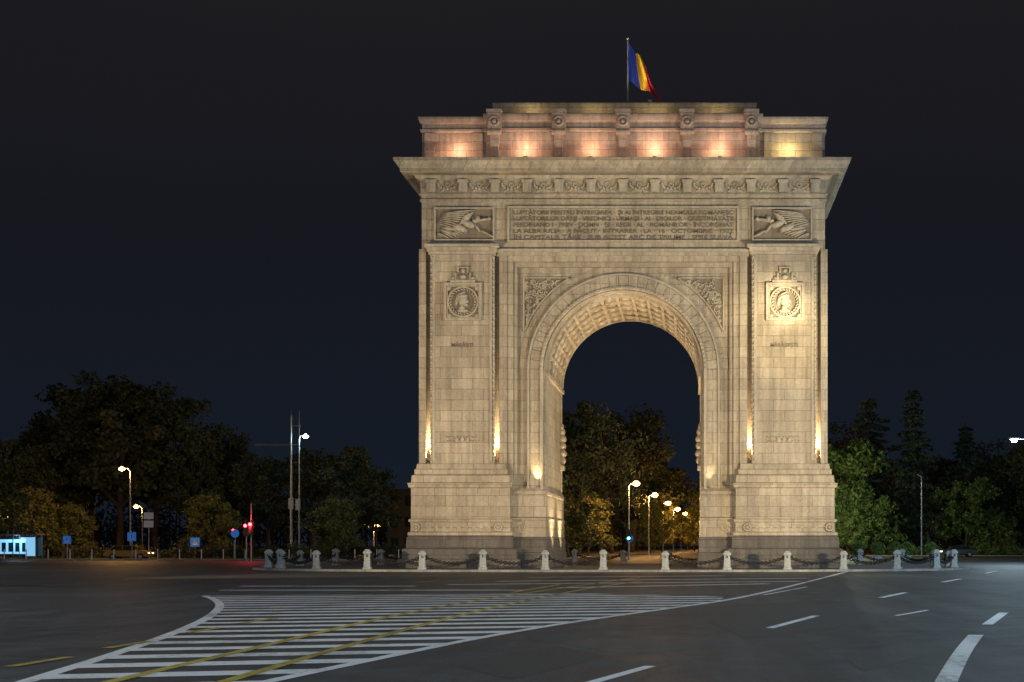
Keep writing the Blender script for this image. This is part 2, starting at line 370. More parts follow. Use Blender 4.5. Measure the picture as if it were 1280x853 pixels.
def victory(cx, cz, s):
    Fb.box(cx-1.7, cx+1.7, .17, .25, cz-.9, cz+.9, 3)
    Fb.box(cx-1.75, cx+1.75, .02, .25, cz+.88, cz+.97, 1); Fb.box(cx-1.75, cx+1.75, .02, .25, cz-.97, cz-.88, 1)
    Fb.box(cx-1.75, cx-1.66, .023, .25, cz-.878, cz+.878, 1); Fb.box(cx+1.66, cx+1.75, .023, .25, cz-.878, cz+.878, 1)
    E = lambda x, z, rx, rz, a, d=.22, y=.1: Fb.ell((cx+s*x, y, cz+z), (rx, d, rz), ry(a*s), 1, 8, 6)
    E(.25, .0, .45, .21, .35, .28); E(.80, .30, .16, .19, 0, .28); E(.6, .18, .16, .11, .5)
    E(1.1, .25, .42, .085, -.15); E(1.45, .3, .13, .11, 0); E(.75, -.22, .38, .08, .9)
    E(-.3, -.22, .52, .23, .4, .26); E(-.95, -.48, .5, .13, .35); E(-.85, -.28, .5, .11, .15); E(-1.42, -.6, .18, .08, .3)
    for i in range(6): E(-.2-.2*i, -.42-.05*i, .4, .05, .25+.05*i)
    for i in range(9): E(-.3-.1*i, .7-.1*i, .95-.05*i, .05, -.1+.05*i, .2, .08)
    for i in range(5): E(.2-.05*i, .5-.09*i, .42, .07, -.5)
    for i in range(4): E(1.1+.12*i, -.45-.07*i, .3, .05, .3)
def medallion(cx, cz, s):
    h = 1.1
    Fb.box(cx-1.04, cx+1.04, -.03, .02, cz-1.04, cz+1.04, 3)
    for d0, d1, yy in ((h, h-.14, -.2), (h-.15, h-.22, -.14)):
        Fb.box(cx-d0, cx+d0, yy, .02, cz+d1, cz+d0, 1); Fb.box(cx-d0, cx+d0, yy, .02, cz-d0, cz-d1, 1)
        Fb.box(cx-d0, cx-d1, yy+.003, .02, cz-d1+.001, cz+d1-.001, 1); Fb.box(cx+d1, cx+d0, yy+.003, .02, cz-d1+.001, cz+d1-.001, 1)
    Fb.torus((cx, -.1, cz), .86, .07, 'y', 28, 6, 1)
    for i in range(26):
        t = 2*math.pi*i/26; Fb.ell((cx+.72*math.cos(t), -.09, cz+.72*math.sin(t)), (.12, .12, .05), ry(-t-.9), 1, 6, 4)
    for a in (1, -1):
        for b in (1, -1):
            Fb.ell((cx+a*.82, -.06, cz+b*.82), (.17, .12, .17), None, 1, 6, 4)
            Fb.ell((cx+a*.95, -.06, cz+b*.55), (.07, .1, .16), None, 1, 6, 4); Fb.ell((cx+a*.55, -.06, cz+b*.95), (.16, .1, .07), None, 1, 6, 4)
    E = lambda x, z, rx, rz, a, d=.2: Fb.ell((cx+s*x, -.05, cz+z), (rx, d, rz), ry(a*s), 1, 8, 6)
    E(0, .08, .3, .35, .1, .26); E(.26, .02, .08, .12, .5); E(.18, -.18, .13, .1, 0); E(-.05, -.36, .18, .25, .2, .22)
    E(-.02, -.52, .38, .13, 0); E(-.06, .3, .36, .17, -.2, .26); E(-.34, .1, .12, .34, .2, .16); E(-.12, .45, .34, .08, -.5)
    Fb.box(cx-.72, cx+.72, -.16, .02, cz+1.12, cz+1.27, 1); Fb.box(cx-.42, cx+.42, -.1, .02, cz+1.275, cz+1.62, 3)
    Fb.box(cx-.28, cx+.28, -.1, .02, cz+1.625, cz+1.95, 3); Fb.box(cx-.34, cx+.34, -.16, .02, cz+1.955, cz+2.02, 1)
    for a in (-1, 1): Fb.box(cx+a*.42-.05, cx+a*.42+.05, -.17, .02, cz+1.275, cz+1.66, 1); Fb.box(cx+a*.28-.04, cx+a*.28+.04, -.17, .02, cz+1.67, cz+1.95, 1)
    Fb.ell((cx, -.13, cz+1.45), (.2, .14, .14), None, 1); Fb.ell((cx, -.12, cz+1.8), (.13, .14, .13), None, 1)
    for a in (-1, 1): Fb.ell((cx+a*.55, -.06, cz+1.38), (.14, .12, .1), None, 1)
for sx in (-1, 1):
    victory(sx*9.25, 20.15, 1 if sx < 0 else -1)
    medallion(sx*9.35+.05, 15.6, 1)
    for i in range(22):
        xx = -0.9+1.8*(i % 11)/10; zz = 7.55+(.2 if i > 10 else -.05)
        Fb.ell((sx*9.35+xx, -.02, zz), (.13, .09, .05), ry(.6 if i % 2 else -.6), 1, 6, 4)
    for i in range(3): Fb.ell((sx*9.35-.3+.3*i, -.03, 7.6), (.14, .1, .18), None, 1, 6, 4)
for xc in (-7.45, -3.72, 0, 3.72, 7.45):
    Fb.box(xc-.38, xc+.38, -.42, .1, 25.5, 26.5, 2); Fb.box(xc-.44, xc+.44, -.5, .1, 26.51, 26.68, 2)
    Fb.torus((xc, -.44, 26.0), .26, .08, 'y', 16, 6, 2); Fb.ell((xc, -.42, 26.0), (.15, .14, .15), None, 2)
    Fb.cyl((xc-.4, -.3, 25.42), (xc+.4, -.3, 25.42), .19, n=12, mi=2)
    Fb.stack(xc-.24, xc+.24, -.22, .1, [(0, 23.9), (0, 24.3), (-.03, 24.35), (0.04, 25.4)], 2)
    Fb.box(xc-.32, xc+.32, -.3, .1, 23.77, 23.96, 2)
for xa in (-11.3, -8.5, 8.5, 11.3):
    Fb.box(xa-.3, xa+.3, .25, .4, 24.06, 25.54, 2)
Fb.obj('front_facade', ['stone', 'carved', 'pinkstone', 'reliefshade'], arch)
Fb.obj('rear_facade', ['stone', 'carved', 'pinkstone', 'reliefshade'], arch, mirror_y=DEP)

# intrados coffers
I = B()
NC = 15
for i in range(NC+1):
    t = math.pi*i/NC
    if 0 < i < NC: I.arc(4.45, R0+.02, 1.36, DEP-1.36, SPR, t-.02, t+.02, 1, 0)
    if i < NC:
        tt = math.pi*(i+.5)/NC
        for k in range(5):
            yy = 2.27+k*1.745
            R = Matrix.Rotation(-tt, 3, 'Y')
            I.ell((4.53*math.cos(tt), yy, SPR+4.53*math.sin(tt)), (.1, .36, .24), R, 0, 8, 5)
            for a in (-.55, .55): I.ell((4.55*math.cos(tt), yy+a, SPR+4.55*math.sin(tt)), (.07, .12, .2), R, 0, 6, 4)
for k in range(6):
    yy = 1.3+k*1.745; I.arc(4.42, R0+.02, yy, yy+.16, SPR, n=48)
for sx in (-1, 1):
    def bx(a, b, y0, y1, z0, z1):
        x0, x1 = sorted((sx*a, sx*b)); I.box(x0, x1, y0, y1, z0, z1, 0)
    bx(R0+.02, R0-.16, .9, DEP-.9, SPR-.34, SPR-.12)
    for yy in (1.2, 9.9): bx(R0+.02, R0-.06, yy, yy+.35, 4.9, SPR-.35)
    for yc in (10.1,):
        bx(R0, R0-.22, yc-.55, yc+.45, 6.35, 6.65)
        for (dz, r) in ((7.0, .26), (7.45, .32), (7.95, .28), (8.4, .3), (8.85, .22), (9.15, .13)):
            I.ell((sx*(R0-.06), yc, dz), (r, .45, .3), None, 0)
I.obj('intrados_coffers', ['carved'], arch)

def text(body, size, loc, name, fit=None):
    c = bpy.data.curves.new(name, 'FONT'); c.body = body; c.size = size; c.extrude = 0.04; c.align_x = 'CENTER'; c.offset = 0.004
    o = bpy.data.objects.new(name, c); sc.collection.objects.link(o)
    bpy.context.view_layer.update()
    me = bpy.data.meshes.new_from_object(o.evaluated_get(bpy.context.evaluated_depsgraph_get()))
    bpy.data.objects.remove(o); bpy.data.curves.remove(c)
    me.materials.clear(); me.materials.append(M['inscr'])
    xs = [v.co.x for v in me.vertices]
    o = bpy.data.objects.new(name, me); sc.collection.objects.link(o)
    o.parent = arch; o.location = loc; o.rotation_euler = (math.pi/2, 0, 0)
    if fit: o.scale = (fit/(max(xs)-min(xs)), 1, 1)
lines = ["LUPTĂTORII PENTRU ÎNTREGIREA · ȘI AI ÎNTREGIRII NEAMULUI ROMÂNESC",
         "LUPTĂTORILOR DÂRJI · VREDNICI · URMAȘI · AI · EROILOR · CREȘTINĂTĂȚII",
         "FERDINAND I · PRIN · DOMN · ȘI · REGE · AL · ROMÂNILOR · ÎNCORONAT",
         "LA ALBA IULIA · A FĂCUT · INTRAREA · LA · 16 · OCTOMBRIE · 1922",
         "ÎN CAPITALA ȚĂRII · SUB ACEST ARC DE TRIUMF · SPRE SLAVĂ"]
for i, l in enumerate(lines): text(l, 0.34, (0, .2, 20.73-i*0.358), 'inscription', 12.8)
text("MĂRĂȘTI", .3, (-9.35, -.0, 13.0), 'battle_name')
text("MĂRĂȘEȘTI", .3, (9.35, -.0, 13.0), 'battle_name')

# flag
fp = empty('flagpole', (AX+.05, AY+4.5, 0))
b = B(); b.cyl((0,0,27.6), (0,0,32.5), .055, .035, 10); b.ell((0,0,32.57), (.09,.09,.09)); b.cyl((0,0,27.8), (0,0,28.1), .14, .1, 10)
b.obj('pole', ['pole'], fp)
b = B(); NU, NV = 40, 24; vs = []
for i in range(NU+1):
    u = i/NU
    for j in range(NV+1):
        v = j/NV
        x = .06+1.15*u**.9+.7*v*u+.1*math.sin(10*u+4*v)*u
        y = (.34*math.sin(9.5*u-2.2*v)+.12*math.sin(19*u+3*v))*min(1, u*3)
        z = 32.3-1.5*u**.9-v*(2.3-.4*u)+.09*math.sin(10*u+2)*u
        vs.append((x, y, z))
fs = [(i*(NV+1)+j, (i+1)*(NV+1)+j, (i+1)*(NV+1)+j+1, i*(NV+1)+j+1) for i in range(NU) for j in range(NV)]
b.add(vs, fs, 0, True); b.m = [min(2, (k//NV)*3//NU) for k in range(len(fs))]
b.obj('flag', ['flagb', 'flagy', 'flagr'], fp, recalc=False)

# ---- architectural uplights: small fixtures on ledges
up = B()
def fixture(x, y, z, r=.12):
    up.box(x-r, x+r, y-r*.8, y+r*.8, z, z+r)
WARM = (1.0, .72, .38)
for x in (-9.6, -5.6, -1.85, 1.85, 5.6, 9.6):
    col = (1.0, .58, .34) if x < 8 else (1.0, .84, .36)
    yy = -.6 if abs(x) < 8 else -.35
    fixture(x, yy, 23.77)
    light('uplight', 'POINT', (x, yy, 24.45), 115, col, arch, size=.12)
for x in (-5.5, -1.8, 1.8, 5.5):
    fixture(x, 1.2, 26.6); light('uplight', 'POINT', (x, 1.1, 26.85), 36, (1, .85, .35), arch, size=.1)
fixture(1.5, 1.9, 27.83); light('flag_uplight', 'SPOT', (1.5, 2.0, 28.1), 620, (1, .9, .75), arch, (.8, 4.5, 31.0), .08, 55, .8)
for x, e in ((-11.37, 2600), (-7.36, 3600), (7.36, 3200), (11.37, 3200)):
    fixture(x, .1, 6.205, .06)
    light('uplight', 'SPOT', (x, .2, 6.36), e, WARM, arch, (x, .34, 13), .04, 60, 1)
for x in (-5.02, 5.02):
    fixture(x, .2, 4.82, .07); light('uplight', 'SPOT', (x, .2, 4.98), 700 if x < 0 else 260, WARM, arch, (x, .42, 9.5), .05, 60, 1)
for x in (-3.6, 3.6):
    for y in (3.2, 8.3):
        fixture(x, y, .14); light('uplight', 'SPOT', (x, y, .4), 3600, (1, .72, .40), arch, (x*.6, y-.4, 16), .15, 95, 1)
up.obj('uplight_housings', ['lampbody'], arch)

# ---- low floodlight masts at the sides of the square, plus an added frontal fill
def flood_mast(x, y, h, specs):
    e = empty('floodlight_mast', (x, y, 0)); b = B()
    b.cyl((0,0,0), (0,0,h), .12, .09, 12); b.box(-.8,.8,-.1,.1,h-.2,h); b.cyl((0,0,0),(0,0,.3),.3,.28,12)
    for i in range(3): b.box(-.75+i*.55,-.35+i*.55,-.25,.2,h+.02,h+.4,1)
    b.obj('mast', ['pole', 'lampbody'], e)
    for (tx, ty, tz, en, col, ang, bl) in specs:
        light('floodlight', 'SPOT', (0, 0, h+.6), en, col, e, (tx-x, ty-y, tz), .3, ang, bl)
flood_mast(-29.5, 54, 1.6, [(AX-3, AY, 10, 33000, (1, .77, .50), 62, .8)])
flood_mast(15.5, 56, 1.6, [(AX+3, AY, 11, 34000, (1, .77, .44), 66, .8), (AX+9.4, AY, 15.5, 100000, (1, .84, .5), 6.6, 1.0), (AX+9.35, AY, 13.9, 42000, (1, .78, .38), 15, 1.0)])
flood_mast(-8, -12, 5, [(AX, AY, 5, 44000, (1, .79, .54), 24, 1)])  # unseen mast behind the camera, added as weak frontal fill

# ================================================================ GROUND
b = B(); b.add([(-1500,-300,0),(1500,-300,0),(1500,3000,0),(-1500,3000,0)], [(0,1,2,3)]); b.obj('road', ['asphalt'])
def raised(name, poly, z, mat_top, mat_k='kerb', kw=.25):
    n = len(poly); b = B(); P = [Vector(p) for p in poly]; inner = []
    for i in range(n):
        a, q, d = P[i-1], P[i], P[(i+1) % n]
        t = (d-a).normalized(); nn = Vector((-t.y, t.x)); inner.append(q+nn*kw)
    vs = [(p.x,p.y,0) for p in P]+[(p.x,p.y,z) for p in P]+[(p.x,p.y,z) for p in inner]
    b.add(vs, [(i,(i+1)%n,n+(i+1)%n,n+i) for i in range(n)]+[(n+i,n+(i+1)%n,2*n+(i+1)%n,2*n+i) for i in range(n)], 1)
    b.add([(p.x,p.y,z-.004) for p in inner], [tuple(range(n))], 0)
    return b.obj(name, [mat_top, mat_k], recalc=False)
def superell(cx, cy, a, c, e, n=96):
    o = []
    for i in range(n):
        t = 2*math.pi*i/n; q, s = math.cos(t), math.sin(t)
        o.append((cx+a*math.copysign(abs(q)**(2/e), q), cy+c*math.copysign(abs(s)**(2/e), s)))
    return o
raised('traffic_island', superell(-4.9, 86.0, 21.8, 11.7, 2.7), .13, 'paving')
raised('pavement', [(-400,131),(-62,131),(-28,131.5),(-17,134),(-13.5,140),(0,600),(-400,600)], .13, 'paving')
raised('pavement', [(20,200),(24,188),(40,184),(400,184),(400,600),(26,600)], .13, 'paving')
b = B(); b.add([(-395,136,.16),(-21,137,.16),(-8,598,.16),(-395,598,.16)], [(0,1,2,3)]); b.obj('lawn', ['grass'])
b = B(); b.add([(28,189,.16),(395,189,.16),(395,598,.16),(32,598,.16)], [(0,1,2,3)]); b.obj('lawn', ['grass'])

def strip(b, pts, w, z, mi=0):
    P = [Vector(p) for p in pts]; L = []; R = []
    for i, p in enumerate(P):
        t = (P[min(i+1, len(P)-1)]-P[max(i-1, 0)]).normalized(); n = Vector((-t.y, t.x))
        L.append(p+n*w/2); R.append(p-n*w/2)
    for i in range(len(P)-1):
        b.add([(R[i].x,R[i].y,z),(R[i+1].x,R[i+1].y,z),(L[i+1].x,L[i+1].y,z),(L[i].x,L[i].y,z)], [(0,1,2,3)], mi)
def smooth(pts, k=3):
    for _ in range(k):
        q = [pts[0]]
        for a, c in zip(pts, pts[1:]):
            q.append((a[0]*.75+c[0]*.25, a[1]*.75+c[1]*.25)); q.append((a[0]*.25+c[0]*.75, a[1]*.25+c[1]*.75))
        q.append(pts[-1]); pts = q
    return pts
def hatch(b, poly, ang, period, w, z, off=0, mi=0):
    ca, sa = math.cos(ang), math.sin(ang)
    Q = [(x*ca+y*sa, -x*sa+y*ca) for x, y in poly]
    def cuts(v):
        o = []
        for i in range(len(Q)):
            (u0, v0), (u1, v1) = Q[i], Q[(i+1) % len(Q)]
            if (v0 <= v) != (v1 <= v): o.append(u0+(u1-u0)*(v-v0)/(v1-v0))
        return sorted(o)
    v = min(q[1] for q in Q)+off; vm = max(q[1] for q in Q)
    while v < vm:
        ww = w*random.uniform(.92, 1.06)
        a, c = cuts(v), cuts(v+ww)
        if len(a) == len(c):
            for i in range(0, len(a)-1, 2):
                j0, j1 = random.uniform(-.02, .02), random.uniform(-.02, .02)
                pts = [(a[i], v+j0), (a[i+1], v+j1), (c[i+1], v+ww+j1), (c[i], v+ww+j0)]
                b.add([(u*ca-t*sa, u*sa+t*ca, z) for u, t in pts], [(0,1,2,3)], mi)
        v += period*random.uniform(.97, 1.03)
Z1, Z2 = .004, .008
w = B(); y = B()
leftb = smooth([G(255,745), G(270,750), G(277,758), G(262,772), G(225,789), G(150,816), G(30,853), G(-90,890)])
rightb = smooth([G(250,872), G(330,853), G(480,822), G(600,797), G(720,777), G(820,763), G(915,750), G(985,734), G(1062,714)])
strip(w, leftb, .2, Z1); strip(w, rightb, .2, Z1)
strip(w, [G(255,745), G(500,743.5), G(720,742)], .22, Z1)
polyH = leftb[::2]+[G(-90,890), G(200,880)]+[p for p in rightb if p[1] < 36.5]+[G(905,746), G(720,742)]
hatch(w, polyH, math.radians(14), 1.32, .58, Z1+.001, .2)
for (a, c) in ((G(275,738), G(660,738)), (G(560,731), G(1000,727)), (G(620,727), G(1010,723)), (G(700,735), G(960,730)), (G(300,733), G(520,733)), (G(660,722), G(905,720))):
    strip(w, [a, c], .6, Z1)
for a, c, wd in ((G(962,785.5), G(1020,770), .17), (G(1101,747.5), G(1132,741), .2), (G(1234,781), G(1255,766), .2), (G(1178,728), G(1200,724), .22),
                 (G(738,854), G(813,833), .15), (G(1120,770), G(1160,763), .1), (G(1232,717), G(1246,714), .2), (G(955,744), G(1008,734), .12)):
    strip(w, [a, c], wd, Z1)
strip(w, smooth([G(1168,885), G(1186,845), G(1205,812), G(1220,794)]), .24, Z1)
strip(w, [G(1060,714), G(1195,709)], .2, Z1)
w.obj('road_marking_white', ['wpaint'], recalc=False)
strip(y, smooth([G(60,872), G(150,850), G(330,808), G(480,772), G(600,750), G(720,733), G(800,722)]), .17, Z2)
strip(y, smooth([G(230,868), G(290,850), G(440,806), G(560,773), G(660,750), G(740,735), G(800,727)]), .17, Z2)
for a, c in ((G(12,834), G(87,822)), (G(133,811), G(188,802)), (G(232,792), G(275,785)), (G(300,780), G(345,773)), (G(640,741), G(700,731)), (G(420,742), G(520,737)), (G(520,728), G(640,722))):
    strip(y, [a, c], .17, Z2+.001)
y.obj('road_marking_yellow', ['ypaint'], recalc=False)
b = B()
for (p, q, r, s) in ((G(850,760), G(1010,752), G(1120,775), G(930,800)), (G(30,745), G(150,748), G(120,765), G(0,760)), (G(560,830), G(700,808), G(760,820), G(640,850)), (G(1050,820), G(1120,806), G(1150,822), G(1080,840))):
    b.add([(*p,.002),(*s,.002),(*r,.002),(*q,.002)], [(0,1,2,3)])
b.obj('asphalt_repair', ['patch'])

# bollards + chains round the island
ring = superell(-4.9, 86.0, 20.9, 10.8, 2.7, 800)
per = sum((Vector(ring[i])-Vector(ring[i-1])).length for i in range(800)); step = per/32
pts = []; acc = 0
for i in range(600, 1400):
    a, c = Vector(ring[i % 800]), Vector(ring[(i+1) % 800])
    if acc <= 0: pts.append(a); acc += step
    acc -= (c-a).length
pts = pts[:32]
bb = B()
bb.stack(-.18,.18,-.18,.18,[(0.05,0),(0.05,.1),(0,.14),(0,.28),(-.02,.8),(.03,.84),(.03,.92),(-.02,.98),(-.09,1.06)])
bb.torus((0,-.22,.72),.06,.018,'x',10,5,1); bb.torus((0,.22,.72),.06,.018,'x',10,5,1); bb.torus((-.22,0,.72),.06,.018,'y',10,5,1); bb.torus((.22,0,.72),.06,.018,'y',10,5,1)
first = None
for i, p in enumerate(pts):
    if first is None:
        first = bb.obj('bollard', ['bollard', 'iron'], loc=(p.x, p.y, .125)); o = first
    else:
        o = bpy.data.objects.new('bollard', first.data); sc.collection.objects.link(o); o.location = (p.x, p.y, .125)
    o.rotation_euler = (random.uniform(-.02,.02), random.uniform(-.02,.02), random.uniform(-.15,.15)); o.scale = (1,1,random.uniform(.94,1.05))
M['chainmat'] = simple('chain_iron', (0.012, 0.013, 0.016), 0.55, 0.2)
ch = B()
for i in range(len(pts)):
    a, c = pts[i], pts[(i+1) % len(pts)]
    if abs((a.x+c.x)/2-AX) < 1.6 : continue
    L = (c-a).length; N = int(L/.12)
    for k in range(N+1):
        t = k/N; sag = .40*(1-(2*t-1)**2); p = Vector((a.x+(c.x-a.x)*t, a.y+(c.y-a.y)*t, .86-sag))
        ch.torus(tuple(p), .075, .036, 'z' if k % 2 else 'y', 6, 4)
ch.obj('chain', ['chainmat'])

# ================================================================ TREES
def leaves(n, cs, rs, size, rng, flat=.7):
    idx = rng.integers(0, len(cs), n)
    d = rng.normal(size=(n, 3)); d /= np.linalg.norm(d, axis=1)[:, None]
    rad = rng.random(n)**(1/1.6)*1.12
    c = cs[idx]+d*(rad*rs[idx])[:, None]*np.array([1, 1, flat])
    a = rng.normal(size=(n, 3)); a /= np.linalg.norm(a, axis=1)[:, None]
    b2 = np.cross(a, rng.normal(size=(n, 3))); b2 /= np.linalg.norm(b2, axis=1)[:, None]
    s = (size*(0.5+rng.random(n)))[:, None]
    V = np.stack([c-a*s, c+b2*s*.55, c+a*s, c-b2*s*.55], 1).reshape(-1, 3)
    return V
def mesh_from(name, wood, V, mats):
    nv = len(wood.v); vs = wood.v+[tuple(v) for v in V.tolist()]
    n = len(V)//4; fs = wood.f+[(nv+4*i, nv+4*i+1, nv+4*i+2, nv+4*i+3) for i in range(n)]
    me = bpy.data.meshes.new(name); me.from_pydata(vs, [], fs)
    for m in mats: me.materials.append(M[m])
    me.polygons.foreach_set('material_index', [0]*len(wood.f)+[1]*n); me.update()
    return me
def tree_mesh(seed, H=15, cw=5.2, mats=('bark', 'leaf'), nl=11000, low=.28, ls=.21):
    rng = np.random.default_rng(seed); rd = random.Random(seed); wd = B()
    p = Vector((0,0,-.1)); r = H*.02
    segs = [p]
    for i in range(5):
        q = p+Vector((rd.uniform(-.35,.35), rd.uniform(-.35,.35), H*.14)); wd.cyl(p, q, r, r*.82, 8); r *= .82; p = q; segs.append(p)
    cs = []; rs = []
    nb = 17
    for i in range(nb):
        t = low+(.62-low)*i/nb; base = segs[min(5, int(t*H/(H*.14)))]+Vector((0,0,0))
        ang = i*2.4+rd.uniform(-.4,.4); f = math.sin(math.pi*min(1, .25+.75*i/nb)); ln = cw*(.55+.45*f)*rd.uniform(.7,1.1)
        e = base+Vector((math.cos(ang)*ln*.75, math.sin(ang)*ln*.75, H*.1+H*.22*i/nb*rd.uniform(.7,1.3)))
        mid = base.lerp(e, .5)+Vector((0,0,.5)); wd.cyl(base, mid, r*1.1, r*.6, 5); wd.cyl(mid, e, r*.6, r*.2, 5)
        for k in range(4):
            o = Vector((rd.uniform(-1,1), rd.uniform(-1,1), rd.uniform(-.4,1)))*cw*.3
            cs.append(e+o); rs.append(rd.uniform(.12,.30)*cw)
            wd.cyl(e, e+o, r*.25, r*.08, 4)
        cs.append(mid+Vector((0,0,.5))); rs.append(rd.uniform(.14,.24)*cw)
    for i in range(14):
        cs.append(Vector((rd.uniform(-1,1)*cw*.42, rd.uniform(-1,1)*cw*.42, H*rd.uniform(.74,.97)))); rs.append(rd.uniform(.1,.22)*cw)
    V = leaves(nl, np.array([tuple(c) for c in cs]), np.array(rs), ls, rng)
    V[:, 2] = np.maximum(V[:, 2], .3)
    return mesh_from('tree_mesh', wd, V, mats)
def conifer_mesh(seed, H=20, w=5.6):
    rng = np.random.default_rng(seed); rd = random.Random(seed); wd = B()
    wd.cyl((0,0,-.1), (0,0,H), .35, .04, 8); cs = []; rs = []
    z = H*.1
    while z < H*.985:
        f = 1-z/H; ln0 = w*(f**.7)*rd.uniform(.6,1.15)+.2
        for k in range(8):
            a = rd.uniform(0, 6.28); ln = ln0*rd.uniform(.45,1.2)
            e = Vector((math.cos(a)*ln, math.sin(a)*ln, z-ln*.18)); wd.cyl((0,0,z), e, .05, .02, 4)
            for t in (.3,.55,.8,1.0): cs.append(tuple(Vector((0,0,z)).lerp(e, t)-Vector((0,0,.15)))); rs.append(.28+.6*f*(1.15-t*.6))
        z += H*.04*rd.uniform(.7,1.3)
    V = leaves(16000, np.array(cs), np.array(rs), .22, rng, .5)
    return mesh_from('conifer_mesh', wd, V, ('bark', 'needle'))
T = [tree_mesh(1), tree_mesh(2, 15, 6.0), tree_mesh(3, 15, 4.6), tree_mesh(4, 15, 5.5)]
TY = [tree_mesh(11, 9, 4.2, ('bark', 'leafy'), 9000, .18, .18), tree_mesh(12, 12, 4.8, ('bark', 'leafy'), 9000, .2, .2)]
TG = [tree_mesh(21, 9, 4.0, ('bark', 'leafg'), 9000, .12, .18), tree_mesh(22, 11, 4.4, ('bark', 'leafg'), 9000, .15, .18)]
C = [conifer_mesh(31), conifer_mesh(32, 20, 5.0), conifer_mesh(33, 20, 6.0)]
def place(name, me, px, top, d, H0, wide=1.0):
    x, ztop = W(px, top, d); s = ztop/H0
    o = bpy.data.objects.new(name, me); sc.collection.objects.link(o); o.location = (x, d, .14)
    o.scale = (s*wide, s*wide, s); o.rotation_euler = (0, 0, random.uniform(0, 6.28)); return o
rr = random.Random(5)
for i, (px, top, d) in enumerate(((-30,545,165),(20,560,158),(62,525,175),(112,492,185),(150,475,168),(196,500,180),(238,540,172),(285,548,182),(335,575,172),(392,572,178),(432,560,168),(470,594,180),(-70,520,170))):
    place('tree', T[i % 4], px, top-4, d, 15, rr.uniform(.9, 1.15))
for px, top, d in ((90,632,150),(38,612,146),(262,620,158),(420,625,152)):
    place('tree', TY[px % 2], px, top, d, 9 if px % 2 == 0 else 12, 1.0)
for i, (px, top, d) in enumerate(((690,520,215),(722,512,190),(752,528,205),(790,520,260),(812,560,300),(835,590,360),(765,560,240))):
    place('tree', T[i % 4], px, top, d, 15, 1.05)
place('tree', TY[0], 735, 624, 172, 9, 1.1); place('tree', TY[1], 710, 600, 186, 12, 1)
for i, (px, top, d) in enumerate(((812,628,230),(828,625,290),(846,640,340),(858,650,420),(880,615,260),(905,600,250),(868,640,330))):
    place('tree', TY[i % 2], px, top, d, 9 if i % 2 == 0 else 12, .9)
for i, (px, top, d) in enumerate(((1088,488,205),(1142,482,200),(1207,528,210))):
    place('pine_tree', C[i % 3], px, top, d, 20, 1.0)
for i, (px, top, d) in enumerate(((1050,552,195),(1062,600,192),(1092,622,191),(1066,640,188.5))):
    place('tree', TG[i % 2], px, top, d, 9 if i % 2 == 0 else 11, 1.0)
for i, (px, top, d) in enumerate(((1170,570,230),(1120,580,225),(1235,575,220),(1262,560,215),(1300,545,205),(1195,600,212),(1340,540,210),(1030,540,240))):
    place('tree', T[i % 4], px, top, d, 15, 1.1)
for px, top in ((1210,600),(1245,640)):
    place('tree', TG[0], px, top, 200, 9, 1.1)
rng = np.random.default_rng(99); cs = []; rs = []
for i in range(420):
    x = rng.uniform(-230, 140); yy = rng.uniform(300, 420)
    if abs(x-(-12.1+.0314*yy)) < 11: continue
    h = rng.uniform(5, 15); cs.append((x, yy, h*.75)); rs.append(rng.uniform(3, 5.5)); cs.append((x+2, yy, h*.4)); rs.append(5)
V = leaves(34000, np.array(cs), np.array(rs), .55, rng, .9); V[:, 2] = np.maximum(V[:, 2], .2)
wd = B()
for c in cs[::2]: wd.cyl((c[0], c[1], 0), (c[0], c[1], c[2]), .3, .15, 5)
o = bpy.data.objects.new('distant_trees', mesh_from('distant_trees', wd, V, ('bark', 'leaf'))); sc.collection.objects.link(o)
def hedge(x0, x1, y0, y1, h, mat='leaf', n=6000):
    rng = np.random.default_rng(int(abs(x0)*10)); k = int((x1-x0)*1.2)+2
    cs = np.stack([rng.uniform(x0, x1, k*3), rng.uniform(y0, y1, k*3), rng.uniform(.3, h*.75, k*3)], 1)
    V = leaves(n, cs, np.full(len(cs), h*.38), .13, rng, .9); V[:, 2] = np.clip(V[:, 2], .14, h*1.15)
    wd = B()
    for c in cs[::3]: wd.cyl((c[0], c[1], .1), (c[0], c[1], c[2]), .04, .02, 4)
    o = bpy.data.objects.new('hedge', mesh_from('hedge', wd, V, ('bark', mat))); sc.collection.objects.link(o)
hedge(-85, -36, 141, 143, 1.5, n=14000); hedge(-35.5, -22, 141, 143, 1.6, n=5000); hedge(30, 62, 190, 191.5, 1.4, 'leafg', 9000)
for px in (1072, 1097, 1118, 1134, 1163):
    x, _ = W(px, 0, 128); rng = np.random.default_rng(px); wd = B(); wd.cyl((0,0,0),(0,0,.8),.08,.05,6)
    wd.stack(-.35,.35,-.35,.35,[(-.08,0),(0,.45),(.05,.46),(.05,.52)])
    V = leaves(1500, np.array([(0,0,1.15),(.1,.1,1.2)]), np.array([.62,.55]), .09, rng, 1)
    o = bpy.data.objects.new('shrub', mesh_from('shrub', wd, V, ('bollard', 'leafg'))); sc.collection.objects.link(o); o.location = (x, 128, 0)

